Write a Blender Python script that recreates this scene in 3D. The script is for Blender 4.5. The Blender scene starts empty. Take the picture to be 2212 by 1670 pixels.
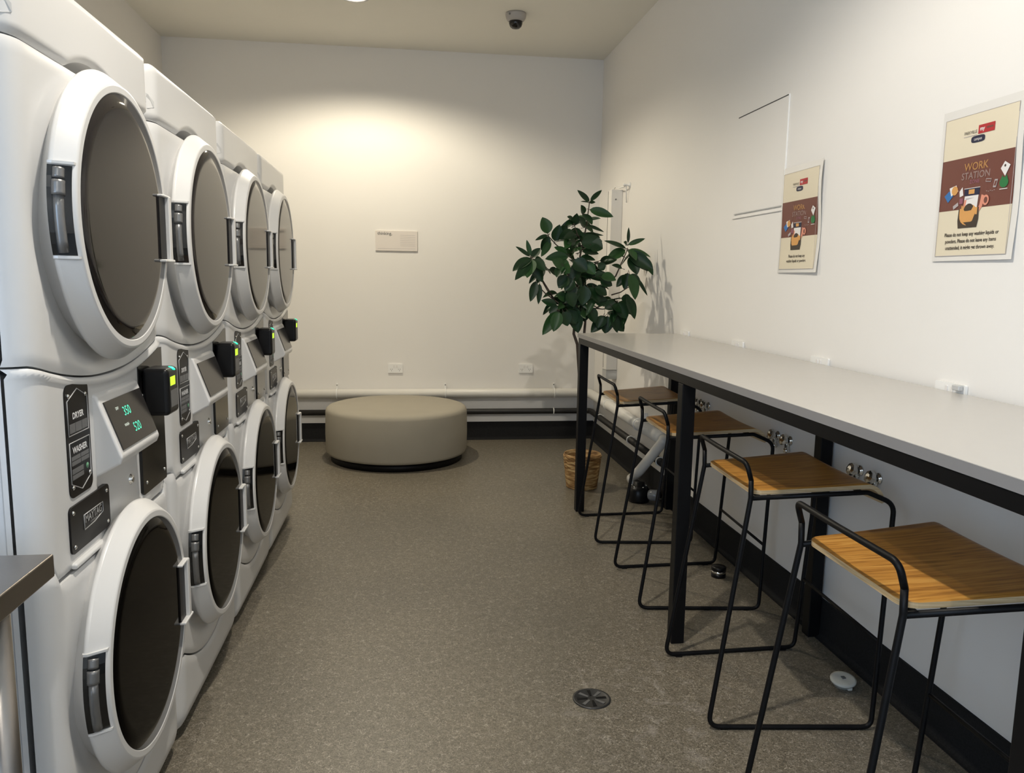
import bpy, math, random
from mathutils import Vector, Matrix
PI = math.pi
S = bpy.context.scene
C = S.collection

# ------------------------------------------------------------------ camera, world, lights, exposure
F, YAW, PITCH, ROLL = 1690.0, math.radians(7.767), math.radians(7.898), math.radians(-0.894)
CAMH = 1.35
cy, sy, cp, sp = math.cos(YAW), math.sin(YAW), math.cos(PITCH), math.sin(PITCH)
fw = Vector((sy*cp, cy*cp, -sp)); rt = Vector((cy, -sy, 0)); dn = fw.cross(rt)
cr, sr = math.cos(ROLL), math.sin(ROLL)
r2 = rt*cr + dn*sr; d2 = dn*cr - rt*sr
cam = bpy.data.cameras.new('camera'); camo = bpy.data.objects.new('camera', cam); C.objects.link(camo)
cam.sensor_width = 36; cam.sensor_fit = 'HORIZONTAL'; cam.lens = F/2212*36
cam.clip_start = 0.02
m = Matrix.Identity(4)
for i in range(3):
    m[i][0] = r2[i]; m[i][1] = -d2[i]; m[i][2] = -fw[i]
m[0][3], m[1][3], m[2][3] = 0, 0, CAMH
camo.matrix_world = m
S.camera = camo

w = bpy.data.worlds.new('world'); S.world = w; w.use_nodes = True
w.node_tree.nodes['Background'].inputs[0].default_value = (0.62, 0.76, 1.0, 1)
w.node_tree.nodes['Background'].inputs[1].default_value = 1.2

S.view_settings.view_transform = 'Standard'
S.view_settings.look = 'None'
S.view_settings.exposure = 0.14
S.view_settings.gamma = 1.0
S.view_settings.use_curve_mapping = False

CEIL = 3.10
WARM = (1.0, 0.87, 0.66)
def spot(x, y, power, col=WARM, size=150, blend=0.75, rad=0.04):
    L = bpy.data.lights.new('downlight_lamp', 'SPOT'); L.energy = power; L.color = col
    L.spot_size = math.radians(size); L.spot_blend = blend; L.shadow_soft_size = rad
    o = bpy.data.objects.new('downlight_lamp', L); C.objects.link(o); o.location = (x, y, CEIL-0.012)
    return o
DOWNLIGHTS = [(-0.32, 5.33, 140, (1.0, .90, .71)), (0.02, 1.72, 182, (1.0, .93, .82)), (0.15, -1.90, 135, (1.0, .955, .90))]
for x, y, p, c in DOWNLIGHTS:
    spot(x, y, p, c, 152, .38)
# daylight through the window in the left wall behind the camera
L = bpy.data.lights.new('window_daylight', 'AREA'); L.shape = 'RECTANGLE'; L.size = 1.9; L.size_y = 1.5
L.energy = 80; L.color = (0.52, 0.72, 1.0)
o = bpy.data.objects.new('window_daylight', L); C.objects.link(o); o.location = (-1.80, -1.75, 1.6); o.rotation_euler = (PI/2, 0, -PI/2)

# ------------------------------------------------------------------ materials
def lin(c):
    return tuple(((v/255)/12.92 if v/255 <= .04045 else ((v/255+.055)/1.055)**2.4) for v in c)
def mat(name, rgb, rough=.5, metal=0, var=0.0, vscale=6.0, bump=0.0, bscale=60.0, coat=0, emit=0, ior=1.5, spec=.5, alpha=1):
    mm = bpy.data.materials.new(name); mm.use_nodes = True
    nt = mm.node_tree; b = nt.nodes['Principled BSDF']
    col = (*rgb, 1)
    b.inputs['Base Color'].default_value = col
    b.inputs['Roughness'].default_value = rough; b.inputs['Metallic'].default_value = metal
    b.inputs['IOR'].default_value = ior; b.inputs['Specular IOR Level'].default_value = spec
    b.inputs['Coat Weight'].default_value = coat
    if alpha < 1: b.inputs['Alpha'].default_value = alpha
    if emit:
        b.inputs['Emission Color'].default_value = col; b.inputs['Emission Strength'].default_value = emit
    tc = nt.nodes.new('ShaderNodeTexCoord')
    if var:
        n = nt.nodes.new('ShaderNodeTexNoise'); n.inputs['Scale'].default_value = vscale; n.inputs['Detail'].default_value = 4
        nt.links.new(tc.outputs['Object'], n.inputs['Vector'])
        mp = nt.nodes.new('ShaderNodeMapRange'); mp.inputs[3].default_value = 1-var; mp.inputs[4].default_value = 1+var
        nt.links.new(n.outputs['Fac'], mp.inputs[0])
        h = nt.nodes.new('ShaderNodeHueSaturation'); h.inputs['Color'].default_value = col
        nt.links.new(mp.outputs[0], h.inputs['Value']); nt.links.new(h.outputs[0], b.inputs['Base Color'])
    if bump:
        n = nt.nodes.new('ShaderNodeTexNoise'); n.inputs['Scale'].default_value = bscale; n.inputs['Detail'].default_value = 3
        nt.links.new(tc.outputs['Object'], n.inputs['Vector'])
        bp = nt.nodes.new('ShaderNodeBump'); bp.inputs['Strength'].default_value = bump; bp.inputs['Distance'].default_value = .002
        nt.links.new(n.outputs['Fac'], bp.inputs['Height']); nt.links.new(bp.outputs[0], b.inputs['Normal'])
    return mm

def floor_material():
    mm = bpy.data.materials.new('speckled_vinyl'); mm.use_nodes = True
    nt = mm.node_tree; N = nt.nodes; Lk = nt.links; b = N['Principled BSDF']
    tc = N.new('ShaderNodeTexCoord')
    def noise(scale, det=2, rough=.5, vec=None, dist=0):
        n = N.new('ShaderNodeTexNoise'); n.inputs['Scale'].default_value = scale; n.inputs['Detail'].default_value = det
        n.inputs['Roughness'].default_value = rough; n.inputs['Distortion'].default_value = dist
        Lk.new(vec or tc.outputs['Object'], n.inputs['Vector']); return n.outputs['Fac']
    def ramp(f, stops):
        r = N.new('ShaderNodeValToRGB'); e = r.color_ramp.elements
        while len(e) < len(stops): e.new(.5)
        for k, (p, c) in enumerate(stops): e[k].position = p; e[k].color = (*c, 1)
        Lk.new(f, r.inputs[0]); return r.outputs[0]
    def mix(f, a, c, t='MIX'):
        x = N.new('ShaderNodeMix'); x.data_type = 'RGBA'; x.blend_type = t
        if isinstance(f, float): x.inputs[0].default_value = f
        else: Lk.new(f, x.inputs[0])
        Lk.new(a, x.inputs[6])
        if isinstance(c, tuple): x.inputs[7].default_value = (*c, 1)
        else: Lk.new(c, x.inputs[7])
        return x.outputs[2]
    base = ramp(noise(120, 5, .75, dist=1.6), [(.30, (.044, .038, .028)), (.46, (.112, .098, .074)), (.58, (.200, .178, .138)), (.72, (.46, .42, .34))])
    blot = ramp(noise(1.3, 3), [(.3, (.86, .86, .86)), (.7, (1.1, 1.08, 1.05))])
    c1 = mix(1.0, base, blot, 'MULTIPLY')
    # fine pale fibres
    mp = N.new('ShaderNodeMapping'); mp.inputs['Rotation'].default_value = (0, 0, .6); Lk.new(tc.outputs['Object'], mp.inputs['Vector'])
    wv = N.new('ShaderNodeTexVoronoi'); wv.feature = 'DISTANCE_TO_EDGE'; wv.inputs['Scale'].default_value = 70
    ns = N.new('ShaderNodeTexNoise'); ns.inputs['Scale'].default_value = 45; Lk.new(mp.outputs[0], ns.inputs['Vector'])
    vm = N.new('ShaderNodeVectorMath'); vm.operation = 'MULTIPLY_ADD'; Lk.new(ns.outputs['Color'], vm.inputs[0]); vm.inputs[1].default_value = (.03, .03, .03)
    Lk.new(mp.outputs[0], vm.inputs[2]); Lk.new(vm.outputs[0], wv.inputs['Vector'])
    fib = ramp(wv.outputs['Distance'], [(0.0, (1, 1, 1)), (.045, (0, 0, 0))])
    fmask = ramp(noise(35, 2), [(.50, (0, 0, 0)), (.62, (.75, .75, .75))])
    ff = mix(1.0, fib, fmask, 'MULTIPLY')
    c2 = mix(ff, c1, (.46, .42, .35))
    # dried white smears near the floor waste and long scuffs down the aisle
    geo = N.new('ShaderNodeMapping'); geo.inputs['Scale'].default_value = (9, 1.2, 1); Lk.new(tc.outputs['Object'], geo.inputs['Vector'])
    scuff = ramp(noise(2.2, 4, .6, geo.outputs[0]), [(.66, (0, 0, 0)), (.74, (.22, .22, .22))])
    c3 = mix(scuff, c2, (.40, .37, .32))
    dist = N.new('ShaderNodeVectorMath'); dist.operation = 'DISTANCE'; dist.inputs[1].default_value = (.80, 2.22, 0)
    Lk.new(tc.outputs['Object'], dist.inputs[0])
    near = N.new('ShaderNodeMapRange'); near.inputs[1].default_value = .1; near.inputs[2].default_value = .55; near.inputs[3].default_value = 1; near.inputs[4].default_value = 0
    Lk.new(dist.outputs['Value'], near.inputs[0])
    sm = ramp(noise(14, 4, .65, dist=.6), [(.55, (0, 0, 0)), (.75, (.35, .35, .35))])
    mu = mix(1.0, sm, near.outputs[0], 'MULTIPLY')
    c4 = mix(mu, c3, (.50, .46, .42))
    Lk.new(c4, b.inputs['Base Color'])
    b.inputs['Roughness'].default_value = .42
    bp = N.new('ShaderNodeBump'); bp.inputs['Strength'].default_value = .12; bp.inputs['Distance'].default_value = .001
    Lk.new(noise(300, 2), bp.inputs['Height']); Lk.new(bp.outputs[0], b.inputs['Normal'])
    return mm
def wood_material(name, a, c, e, sc=(3, 60, 60)):
    mm = bpy.data.materials.new(name); mm.use_nodes = True
    nt = mm.node_tree; N = nt.nodes; Lk = nt.links; b = N['Principled BSDF']
    tc = N.new('ShaderNodeTexCoord'); mp = N.new('ShaderNodeMapping'); mp.inputs['Scale'].default_value = sc
    Lk.new(tc.outputs['Object'], mp.inputs['Vector'])
    n = N.new('ShaderNodeTexNoise'); n.inputs['Scale'].default_value = 1.6; n.inputs['Detail'].default_value = 5; n.inputs['Distortion'].default_value = .5
    Lk.new(mp.outputs[0], n.inputs['Vector'])
    r = N.new('ShaderNodeValToRGB'); el = r.color_ramp.elements; el.new(.5)
    for k, (p, cc) in enumerate(((.3, a), (.5, c), (.7, e))): el[k].position = p; el[k].color = (*cc, 1)
    Lk.new(n.outputs['Fac'], r.inputs[0]); Lk.new(r.outputs[0], b.inputs['Base Color'])
    b.inputs['Roughness'].default_value = .38
    return mm
def wicker_material():
    mm = bpy.data.materials.new('woven_wicker'); mm.use_nodes = True
    nt = mm.node_tree; N = nt.nodes; Lk = nt.links; b = N['Principled BSDF']
    tc = N.new('ShaderNodeTexCoord'); mp = N.new('ShaderNodeMapping'); mp.inputs['Scale'].default_value = (14, 14, 75)
    Lk.new(tc.outputs['Object'], mp.inputs['Vector'])
    n = N.new('ShaderNodeTexNoise'); n.inputs['Scale'].default_value = 1.0; n.inputs['Detail'].default_value = 3
    Lk.new(mp.outputs[0], n.inputs['Vector'])
    r = N.new('ShaderNodeValToRGB'); el = r.color_ramp.elements; el.new(.5)
    for k, (p, cc) in enumerate(((.35, (.16, .075, .02)), (.5, (.36, .20, .07)), (.66, (.62, .43, .20)))): el[k].position = p; el[k].color = (*cc, 1)
    Lk.new(n.outputs['Fac'], r.inputs[0]); Lk.new(r.outputs[0], b.inputs['Base Color']); b.inputs['Roughness'].default_value = .6
    return mm

M = {}
M['wall'] = mat('painted_plaster', (.82, .795, .755), .75, var=.012, vscale=3, bump=.05, bscale=220)
M['ceiling'] = mat('ceiling_paint', (.80, .775, .70), .9, var=.01)
M['floor'] = floor_material()
M['skirt'] = mat('dark_coved_vinyl', (.016, .016, .0165), .75, var=.6, vscale=180, spec=.12)
M['white'] = mat('white_enamel', (.63, .64, .65), .30, var=.008, vscale=4, coat=.2)
M['white2'] = mat('white_plastic', (.645, .64, .63), .34, var=.008, vscale=4, coat=.15)
M['grey_plastic'] = mat('silver_grey_plastic', (.52, .52, .51), .35, var=.02)
M['dglass'] = mat('tinted_door_glass', (.017, .014, .013), .07, var=.02, ior=1.40)
M['wglass'] = mat('black_door_glass', (.003, .0025, .002), .06, var=.02, ior=1.11)
M['blackp'] = mat('black_plastic', (.006, .006, .0065), .33, var=.05, spec=.25)
M['blackg'] = mat('gloss_black', (.008, .008, .008), .12, var=.05)
M['blackm'] = mat('black_powder_coat', (.0045, .0045, .005), .45, var=.1, vscale=30, spec=.18)
M['blacks'] = mat('satin_black_plate', (.007, .006, .006), .38, var=.1, spec=.25)
M['notch'] = mat('dark_seam', (.05, .05, .05), .6, var=.05)
M['hinge'] = mat('grey_hinge_steel', (.20, .20, .20), .35, .6, var=.1, vscale=30)
M['chrome'] = mat('chrome', (.72, .71, .68), .14, 1, var=.03)
M['steel'] = mat('brushed_stainless', (.30, .275, .25), .33, 1, var=.08, vscale=12, bump=.05, bscale=300)
M['line'] = mat('printed_silver', (.42, .42, .42), .4, .3, var=.02)
M['dimprint'] = mat('printed_grey', (.13, .13, .13), .5, var=.15, vscale=300)
M['whiteprint'] = mat('printed_white', (.75, .75, .75), .5, var=.02)
M['greenprint'] = mat('printed_green', (.12, .30, .17), .5, var=.05)
M['screen'] = mat('display_glass', (.022, .020, .019), .16, var=.05)
M['led'] = mat('green_led_digits', (.10, .75, .50), .5, var=.01, emit=.55)
M['ledw'] = mat('white_led', (.7, .8, .72), .5, var=.01, emit=.5)
M['ledgreen'] = mat('green_status_light', (.02, .75, .40), .5, var=.01, emit=1.2)
M['ledlime'] = mat('lime_reader_screen', (.50, .80, .03), .5, var=.01, emit=.9)
M['laminate'] = mat('grey_laminate', (.47, .45, .42), .24, var=.012, vscale=20)
M['lamedge'] = mat('laminate_edge', (.25, .24, .235), .4, var=.02)
M['wood'] = wood_material('oak_veneer', (.27, .110, .018), (.49, .225, .042), (.60, .31, .072))
M['woodedge'] = wood_material('plywood_edge', (.42, .28, .13), (.55, .40, .22), (.66, .50, .30), (6, 6, 300))
M['fabric'] = mat('taupe_grey_fabric', (.33, .30, .24), .85, var=.06, vscale=5, bump=.3, bscale=400)
M['wicker'] = wicker_material()
M['soil'] = mat('dark_soil', (.018, .013, .010), .9, var=.5, vscale=60, bump=.6)
M['leaf'] = mat('dark_green_leaf', (.007, .030, .008), .42, var=.6, vscale=9, spec=.3)
M['leaf2'] = mat('mid_green_leaf', (.020, .065, .016), .42, var=.5, vscale=9, spec=.3)
M['bark'] = mat('brown_bark', (.055, .040, .028), .8, var=.3, vscale=30)
M['pipe'] = mat('white_pipe_paint', (.72, .70, .65), .35, var=.02)
M['blackpipe'] = mat('black_pipe_insulation', (.012, .011, .010), .55, var=.2)
M['gpo'] = mat('white_outlet_plastic', (.86, .85, .82), .3, var=.01)
M['paper'] = mat('cream_paper', (.74, .66, .50), .45, var=.012)
M['sleeve'] = mat('clear_laminate_border', (.76, .735, .69), .16, var=.01)
M['dullorange'] = mat('print_dull_orange', (.44, .22, .075), .5, var=.03)
M['dullgrey'] = mat('print_dull_grey', (.30, .21, .19), .5, var=.03)
M['maroon'] = mat('print_maroon', (.155, .052, .038), .45, var=.03)
M['ink'] = mat('print_ink', (.05, .035, .025), .6, var=.05)
M['red'] = mat('print_red', (.42, .02, .025), .5, var=.05)
M['navy'] = mat('print_navy', (.012, .015, .045), .5, var=.05)
M['orange'] = mat('print_orange', (.66, .33, .10), .5, var=.05)
M['pwhite'] = mat('print_white', (.78, .75, .72), .5, var=.03)
M['pgrey'] = mat('print_grey', (.42, .38, .38), .5, var=.03)
M['pblue'] = mat('print_blue', (.03, .16, .42), .5, var=.03)
M['pgreen'] = mat('print_green', (.02, .17, .05), .5, var=.2)
M['ppurple'] = mat('print_purple', (.28, .10, .14), .5, var=.03)
M['pskin'] = mat('print_skin', (.70, .28, .19), .5, var=.03)
M['sign'] = mat('sign_white', (.74, .68, .62), .35, var=.01)
M['domecover'] = mat('camera_housing', (.42, .39, .36), .4, var=.03)
M['blackdome'] = mat('camera_dome', (.006, .005, .005), .08, var=.03)
M['glass'] = mat('window_glass', (.8, .85, .9), .03, var=.01, alpha=.15)
M['lamp'] = mat('downlight_diffuser', (1.0, .86, .70), .5, var=.01, emit=6)
M['floorcap'] = mat('dusty_white_cap', (.52, .52, .47), .55, var=.06, vscale=40)
M['drain'] = mat('dark_drain_metal', (.045, .045, .045), .38, .5, var=.5, vscale=60)
M['clearbowl'] = mat('frosted_plastic_bowl', (.22, .23, .24), .2, var=.1)

# ------------------------------------------------------------------ mesh builder
class MB:
    def __init__(s): s.v = []; s.f = []; s.m = []; s.sm = []; s.mats = []
    def mi(s, mt):
        if mt not in s.mats: s.mats.append(mt)
        return s.mats.index(mt)
    def add(s, vs, fs, mt, smooth=False):
        o = len(s.v); s.v += [tuple(p) for p in vs]; k = s.mi(mt)
        for f in fs: s.f.append(tuple(i+o for i in f)); s.m.append(k); s.sm.append(smooth)
        return s
    def box(s, x0, x1, y0, y1, z0, z1, mt):
        v = [(x, y, z) for x in (x0, x1) for y in (y0, y1) for z in (z0, z1)]
        f = [(0, 1, 3, 2), (4, 6, 7, 5), (0, 4, 5, 1), (2, 3, 7, 6), (0, 2, 6, 4), (1, 5, 7, 3)]
        return s.add(v, f, mt)
    def lathe(s, prof, c, axis, mt, n=48, smooth=True, ups=None):
        a = Vector(axis).normalized(); t = Vector((0, 0, 1)) if abs(a.z) < .9 else Vector((1, 0, 0))
        u = a.cross(t).normalized(); w_ = a.cross(u); c = Vector(c); vs = []; fs = []
        for r, h in prof:
            for k in range(n):
                an = 2*PI*k/n; vs.append(c + a*h + (u*math.cos(an) + w_*math.sin(an))*r)
        for i in range(len(prof)-1):
            for k in range(n):
                k2 = (k+1) % n; fs.append((i*n+k, i*n+k2, (i+1)*n+k2, (i+1)*n+k))
        if prof[0][0] > 1e-6: fs.append(tuple(range(n)))
        if prof[-1][0] > 1e-6: fs.append(tuple(range((len(prof)-1)*n+n-1, (len(prof)-1)*n-1, -1)))
        return s.add(vs, fs, mt, smooth)
    def cyl(s, a, b, r, mt, n=20, r2_=None):
        a = Vector(a); b = Vector(b); L = (b-a).length
        return s.lathe([(r, 0), (r if r2_ is None else r2_, L)], a, b-a, mt, n)
    def tube(s, pts, r, mt, n=10, close=False, radii=None):
        P = [Vector(p) for p in pts]; N_ = len(P); vs = []; fs = []; prev = None
        for i, p in enumerate(P):
            if close: t = (P[(i+1) % N_]-P[i-1]).normalized()
            else: t = (P[min(i+1, N_-1)]-P[max(i-1, 0)]).normalized()
            if prev is None:
                q = Vector((0, 0, 1)) if abs(t.z) < .9 else Vector((1, 0, 0)); nn = t.cross(q).normalized()
            else:
                nn = (prev - t*prev.dot(t)).normalized()
            prev = nn; bb = t.cross(nn); rr = radii[i] if radii else r
            for k in range(n):
                an = 2*PI*k/n; vs.append(p + (nn*math.cos(an)+bb*math.sin(an))*rr)
        M_ = N_ if close else N_-1
        for i in range(M_):
            j = (i+1) % N_
            for k in range(n):
                k2 = (k+1) % n; fs.append((i*n+k, i*n+k2, j*n+k2, j*n+k))
        if not close:
            fs.append(tuple(reversed(range(n)))); fs.append(tuple(range((N_-1)*n, N_*n)))
        return s.add(vs, fs, mt, True)
    def prism(s, poly, o, ex, ey, ez, mt, top=None):
        """poly (a,b) -> o + a*ex + b*ey, extruded along ez"""
        o, ex, ey, ez = Vector(o), Vector(ex), Vector(ey), Vector(ez); n = len(poly)
        lo = [o + ex*a + ey*b for a, b in poly]; hi = [p + ez for p in lo]
        s.add(lo+hi, [tuple(reversed(range(n)))] + [(i, (i+1) % n, n+(i+1) % n, n+i) for i in range(n)], mt)
        s.add(hi, [tuple(range(n))], top or mt)
        return s
    def text(s, body, size, o, ex, ey, mt, align='CENTER', wscale=1.0, bold=0.0):
        c = bpy.data.curves.new('t', 'FONT'); c.body = body; c.size = size; c.align_x = align; c.align_y = 'CENTER'
        c.offset = bold; c.resolution_u = 3
        ob = bpy.data.objects.new('t', c); C.objects.link(ob)
        dg = bpy.context.evaluated_depsgraph_get(); me = bpy.data.meshes.new_from_object(ob.evaluated_get(dg))
        o, ex, ey = Vector(o), Vector(ex), Vector(ey)
        s.add([o + ex*v.co.x*wscale + ey*v.co.y for v in me.vertices], [tuple(p.vertices) for p in me.polygons], mt)
        bpy.data.objects.remove(ob); bpy.data.curves.remove(c); bpy.data.meshes.remove(me)
        return s
    def build(s, name, parent=None, bevel=0, seg=2, fix=True, loc=None):
        me = bpy.data.meshes.new(name); me.from_pydata(s.v, [], s.f)
        for mt in s.mats: me.materials.append(M[mt])
        for p, k, q in zip(me.polygons, s.m, s.sm): p.material_index = k; p.use_smooth = q
        if fix:
            import bmesh
            bm = bmesh.new(); bm.from_mesh(me); bmesh.ops.recalc_face_normals(bm, faces=bm.faces); bm.to_mesh(me); bm.free()
        me.update()
        ob = bpy.data.objects.new(name, me); C.objects.link(ob)
        if parent: ob.parent = parent
        if loc: ob.location = loc
        if bevel:
            md = ob.modifiers.new('bevel', 'BEVEL'); md.width = bevel; md.segments = seg; md.limit_method = 'ANGLE'; md.angle_limit = math.radians(40)
            md.harden_normals = True
        return ob
def fillet(pts, rads, n=6):
    P = [Vector(p) for p in pts]; out = [P[0]]
    for i in range(1, len(P)-1):
        r = rads[i] if isinstance(rads, (list, tuple)) else rads
        a = (P[i-1]-P[i]); b = (P[i+1]-P[i]); la, lb = a.length, b.length; a.normalize(); b.normalize()
        ang = a.angle(b); d = min(r/math.tan(ang/2), la*.49, lb*.49) if ang < PI-.02 else 0
        if d < 1e-4: out.append(P[i]); continue
        p0 = P[i]+a*d; p1 = P[i]+b*d
        for k in range(n+1):
            t = k/n; out.append(p0*(1-t)**2 + P[i]*2*t*(1-t) + p1*t*t)
    out.append(P[-1]); return out
def rrect(w_, h_, r, n=5, cx=0, cy_=0):
    out = []
    for (sx, sz, a0) in ((1, 1, 0), (-1, 1, 90), (-1, -1, 180), (1, -1, 270)):
        for k in range(n+1):
            a = math.radians(a0+90*k/n); out.append((cx+sx*(w_/2-r)+r*math.cos(a), cy_+sz*(h_/2-r)+r*math.sin(a)))
    return out
def circ(cx, cy_, rx, ry=None, n=20): 
    ry = ry or rx
    return [(cx+rx*math.cos(2*PI*k/n), cy_+ry*math.sin(2*PI*k/n)) for k in range(n)]
def empty(name, loc, label, cat, group=None, rz=0):
    e = bpy.data.objects.new(name, None); C.objects.link(e); e.location = loc; e.rotation_euler = (0, 0, rz); e.empty_display_size = .1
    e['label'] = label; e['category'] = cat
    if group: e['group'] = group
    return e
def tag(o, label, cat, group=None):
    o['label'] = label; o['category'] = cat
    if group: o['group'] = group
    return o
def struct(o): o['kind'] = 'structure'; return o
def dup(root, loc, label, rz=0, group=None):
    r = root.copy(); C.objects.link(r); r.location = loc; r.rotation_euler = (0, 0, rz); r['label'] = label
    if group: r['group'] = group
    for ch in list(root.children):
        c = ch.copy(); C.objects.link(c); c.parent = r
        for g in ch.children:
            if g.name.startswith('lit_readout'): continue   # only the nearest machine shows lit digits
            d = g.copy(); C.objects.link(d); d.parent = c
    return r

# ------------------------------------------------------------------ room
XL, XR, YB, YF = -1.81, 1.585, 6.45, -3.1
struct(MB().box(XL-.1, XR+.1, YF-.1, YB+.1, -.1, 0, 'floor').build('floor'))
struct(MB().box(XL-.1, XR+.1, YF-.1, YB+.1, CEIL, CEIL+.1, 'ceiling').build('ceiling'))
struct(MB().box(XL, XR, YB, YB+.1, 0, CEIL, 'wall').build('wall_back'))
struct(MB().box(XR, XR+.1, YF, YB+.1, 0, CEIL, 'wall').build('wall_right'))
struct(MB().box(XL, XR, YF-.1, YF, 0, CEIL, 'wall').build('wall_front'))
b = MB()   # left wall with a window opening behind the camera
WY0, WY1, WZ0, WZ1 = -2.70, -.80, .85, 2.35
b.box(XL-.1, XL, YF, WY0, 0, CEIL, 'wall'); b.box(XL-.1, XL, WY1, YB+.1, 0, CEIL, 'wall')
b.box(XL-.1, XL, WY0, WY1, 0, WZ0, 'wall'); b.box(XL-.1, XL, WY0, WY1, WZ1, CEIL, 'wall')
struct(b.build('wall_left'))
b = MB()
for z0, z1 in ((WZ0, WZ0+.05), (WZ1-.05, WZ1)): b.box(XL-.08, XL-.03, WY0, WY1, z0, z1, 'blackm')
for y0 in (WY0, -1.775, WY1-.05): b.box(XL-.08, XL-.03, y0, y0+.05, WZ0+.05, WZ1-.05, 'blackm')
wf = struct(b.build('window_1'))
MB().box(XL-.058, XL-.052, WY0+.05, WY1-.05, WZ0+.05, WZ1-.05, 'glass').build('pane', wf)

def cove(name, p0, p1, inward, h=.15, t=.008):
    """coved vinyl skirting running p0->p1"""
    p0 = Vector(p0); p1 = Vector(p1); n = Vector(inward)
    prof = [(0, 0), (.032, 0), (.032, .0025)] + [(t+.002+.022*(1-math.sin(a)), .0025+.022*(1-math.cos(a))) for a in [math.radians(q) for q in (15, 30, 45, 60, 75, 90)]] + [(t, h), (0, h)]
    b = MB(); k = len(prof); vs = [p0+n*a+Vector((0, 0, z)) for a, z in prof] + [p1+n*a+Vector((0, 0, z)) for a, z in prof]
    fs = [(i, (i+1) % k, k+(i+1) % k, k+i) for i in range(k)] + [tuple(reversed(range(k))), tuple(range(k, 2*k))]
    b.add(vs, fs, 'skirt'); return struct(b.build(name))
cove('baseboard_back', (XL, YB, 0), (XR, YB, 0), (0, -1, 0))
cove('baseboard_right', (XR, YF, 0), (XR, YB-.034, 0), (-1, 0, 0))
cove('baseboard_left', (XL, YF, 0), (XL, YB-.034, 0), (1, 0, 0))

for i, (x, y, p, c) in enumerate(DOWNLIGHTS):
    lab = ['recessed round downlight in the ceiling above the grey ottoman', 'recessed round downlight in the ceiling above the nearest dryers', 'recessed round downlight in the ceiling behind the camera'][i]
    e = empty('downlight', (x, y, CEIL), lab, 'light', 'recessed ceiling downlights')
    MB().lathe([(.098, -.001), (.098, -.006), (.082, -.008), (.082, -.001)], (0, 0, 0), (0, 0, 1), 'white', 32).build('trim_ring', e)
    MB().lathe([(0, -.003), (.080, -.003)], (0, 0, 0), (0, 0, 1), 'lamp', 32).build('diffuser', e)

# ------------------------------------------------------------------ stacked washer dryers
HW = .3725
def edge_x(u):
    a = abs(u)
    if a <= .315: return 0.0
    t = min(1.0, (a-.315)/(HW-.315)); return -.045*(1-math.sqrt(max(0, 1-t*t)))
US = [-HW, -HW+.0008, -HW+.004, -.362, -.352, -.342, -.332, -.322, -.31] + [-.30+.01*k for k in range(61)] + [.31, .322, .332, .342, .352, .362, HW-.004, HW-.0008, HW]
def zc(u): return 1.128 + .42*min(abs(u), .35)**2
def zs(u): return .158 + .95*min(abs(u), .31)**2.0
def shell(zlo, zhi, mt, xf=None, nz=14, back=-.06, soft=.006):
    b = MB(); vs = []; nu = len(US)
    rows = []
    for j in range(nz+1): rows.append(j/nz)
    eps = [0, .0, ]
    # front surface
    for j, t in enumerate(rows):
        for u in US:
            lo, hi = zlo(u), zhi(u); z = lo+(hi-lo)*t
            x = edge_x(u) + (xf(u, z) if xf else 0)
            d = min(z-lo, hi-z)
            if d < soft: x -= soft*(1-math.sqrt(max(0, 1-(1-d/soft)**2)))*.8
            vs.append((x, u, z))
    fs = []
    for j in range(nz):
        for i in range(nu-1): fs.append((j*nu+i, j*nu+i+1, (j+1)*nu+i+1, (j+1)*nu+i))
    b.add(vs, fs, mt, True)
    # lips going back
    vs = []
    for u in US: vs += [(edge_x(u)+(xf(u, zhi(u)) if xf else 0)-soft*.8, u, zhi(u)), (back, u, zhi(u))]
    for u in US: vs += [(edge_x(u)+(xf(u, zlo(u)) if xf else 0)-soft*.8, u, zlo(u)), (back, u, zlo(u))]
    fs = [(2*i, 2*i+2, 2*i+3, 2*i+1) for i in range(nu-1)] + [(2*nu+2*i, 2*nu+2*i+1, 2*nu+2*i+3, 2*nu+2*i+2) for i in range(nu-1)]
    b.add(vs, fs, mt)
    for u in (US[0], US[-1]):
        b.add([(edge_x(u)-soft*.8, u, zlo(u)), (back, u, zlo(u)), (back, u, zhi(u)), (edge_x(u)-soft*.8, u, zhi(u))], [(0, 1, 2, 3)], mt)
    return b
DZ, WZ = 1.461, .530
DR = .301
def trough(uc, zc_, r0, r1, depth):
    def f(u, z):
        r = math.hypot(u-uc, z-zc_)
        if r >= r1: return 0
        t = (r1-r)/(r1-r0); t = min(1, t); q = min(1, max(0, .62-(z-zc_)/.30)); q = q*q*(3-2*q); return -depth*t*t*(3-2*t)*q
    return f
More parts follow.
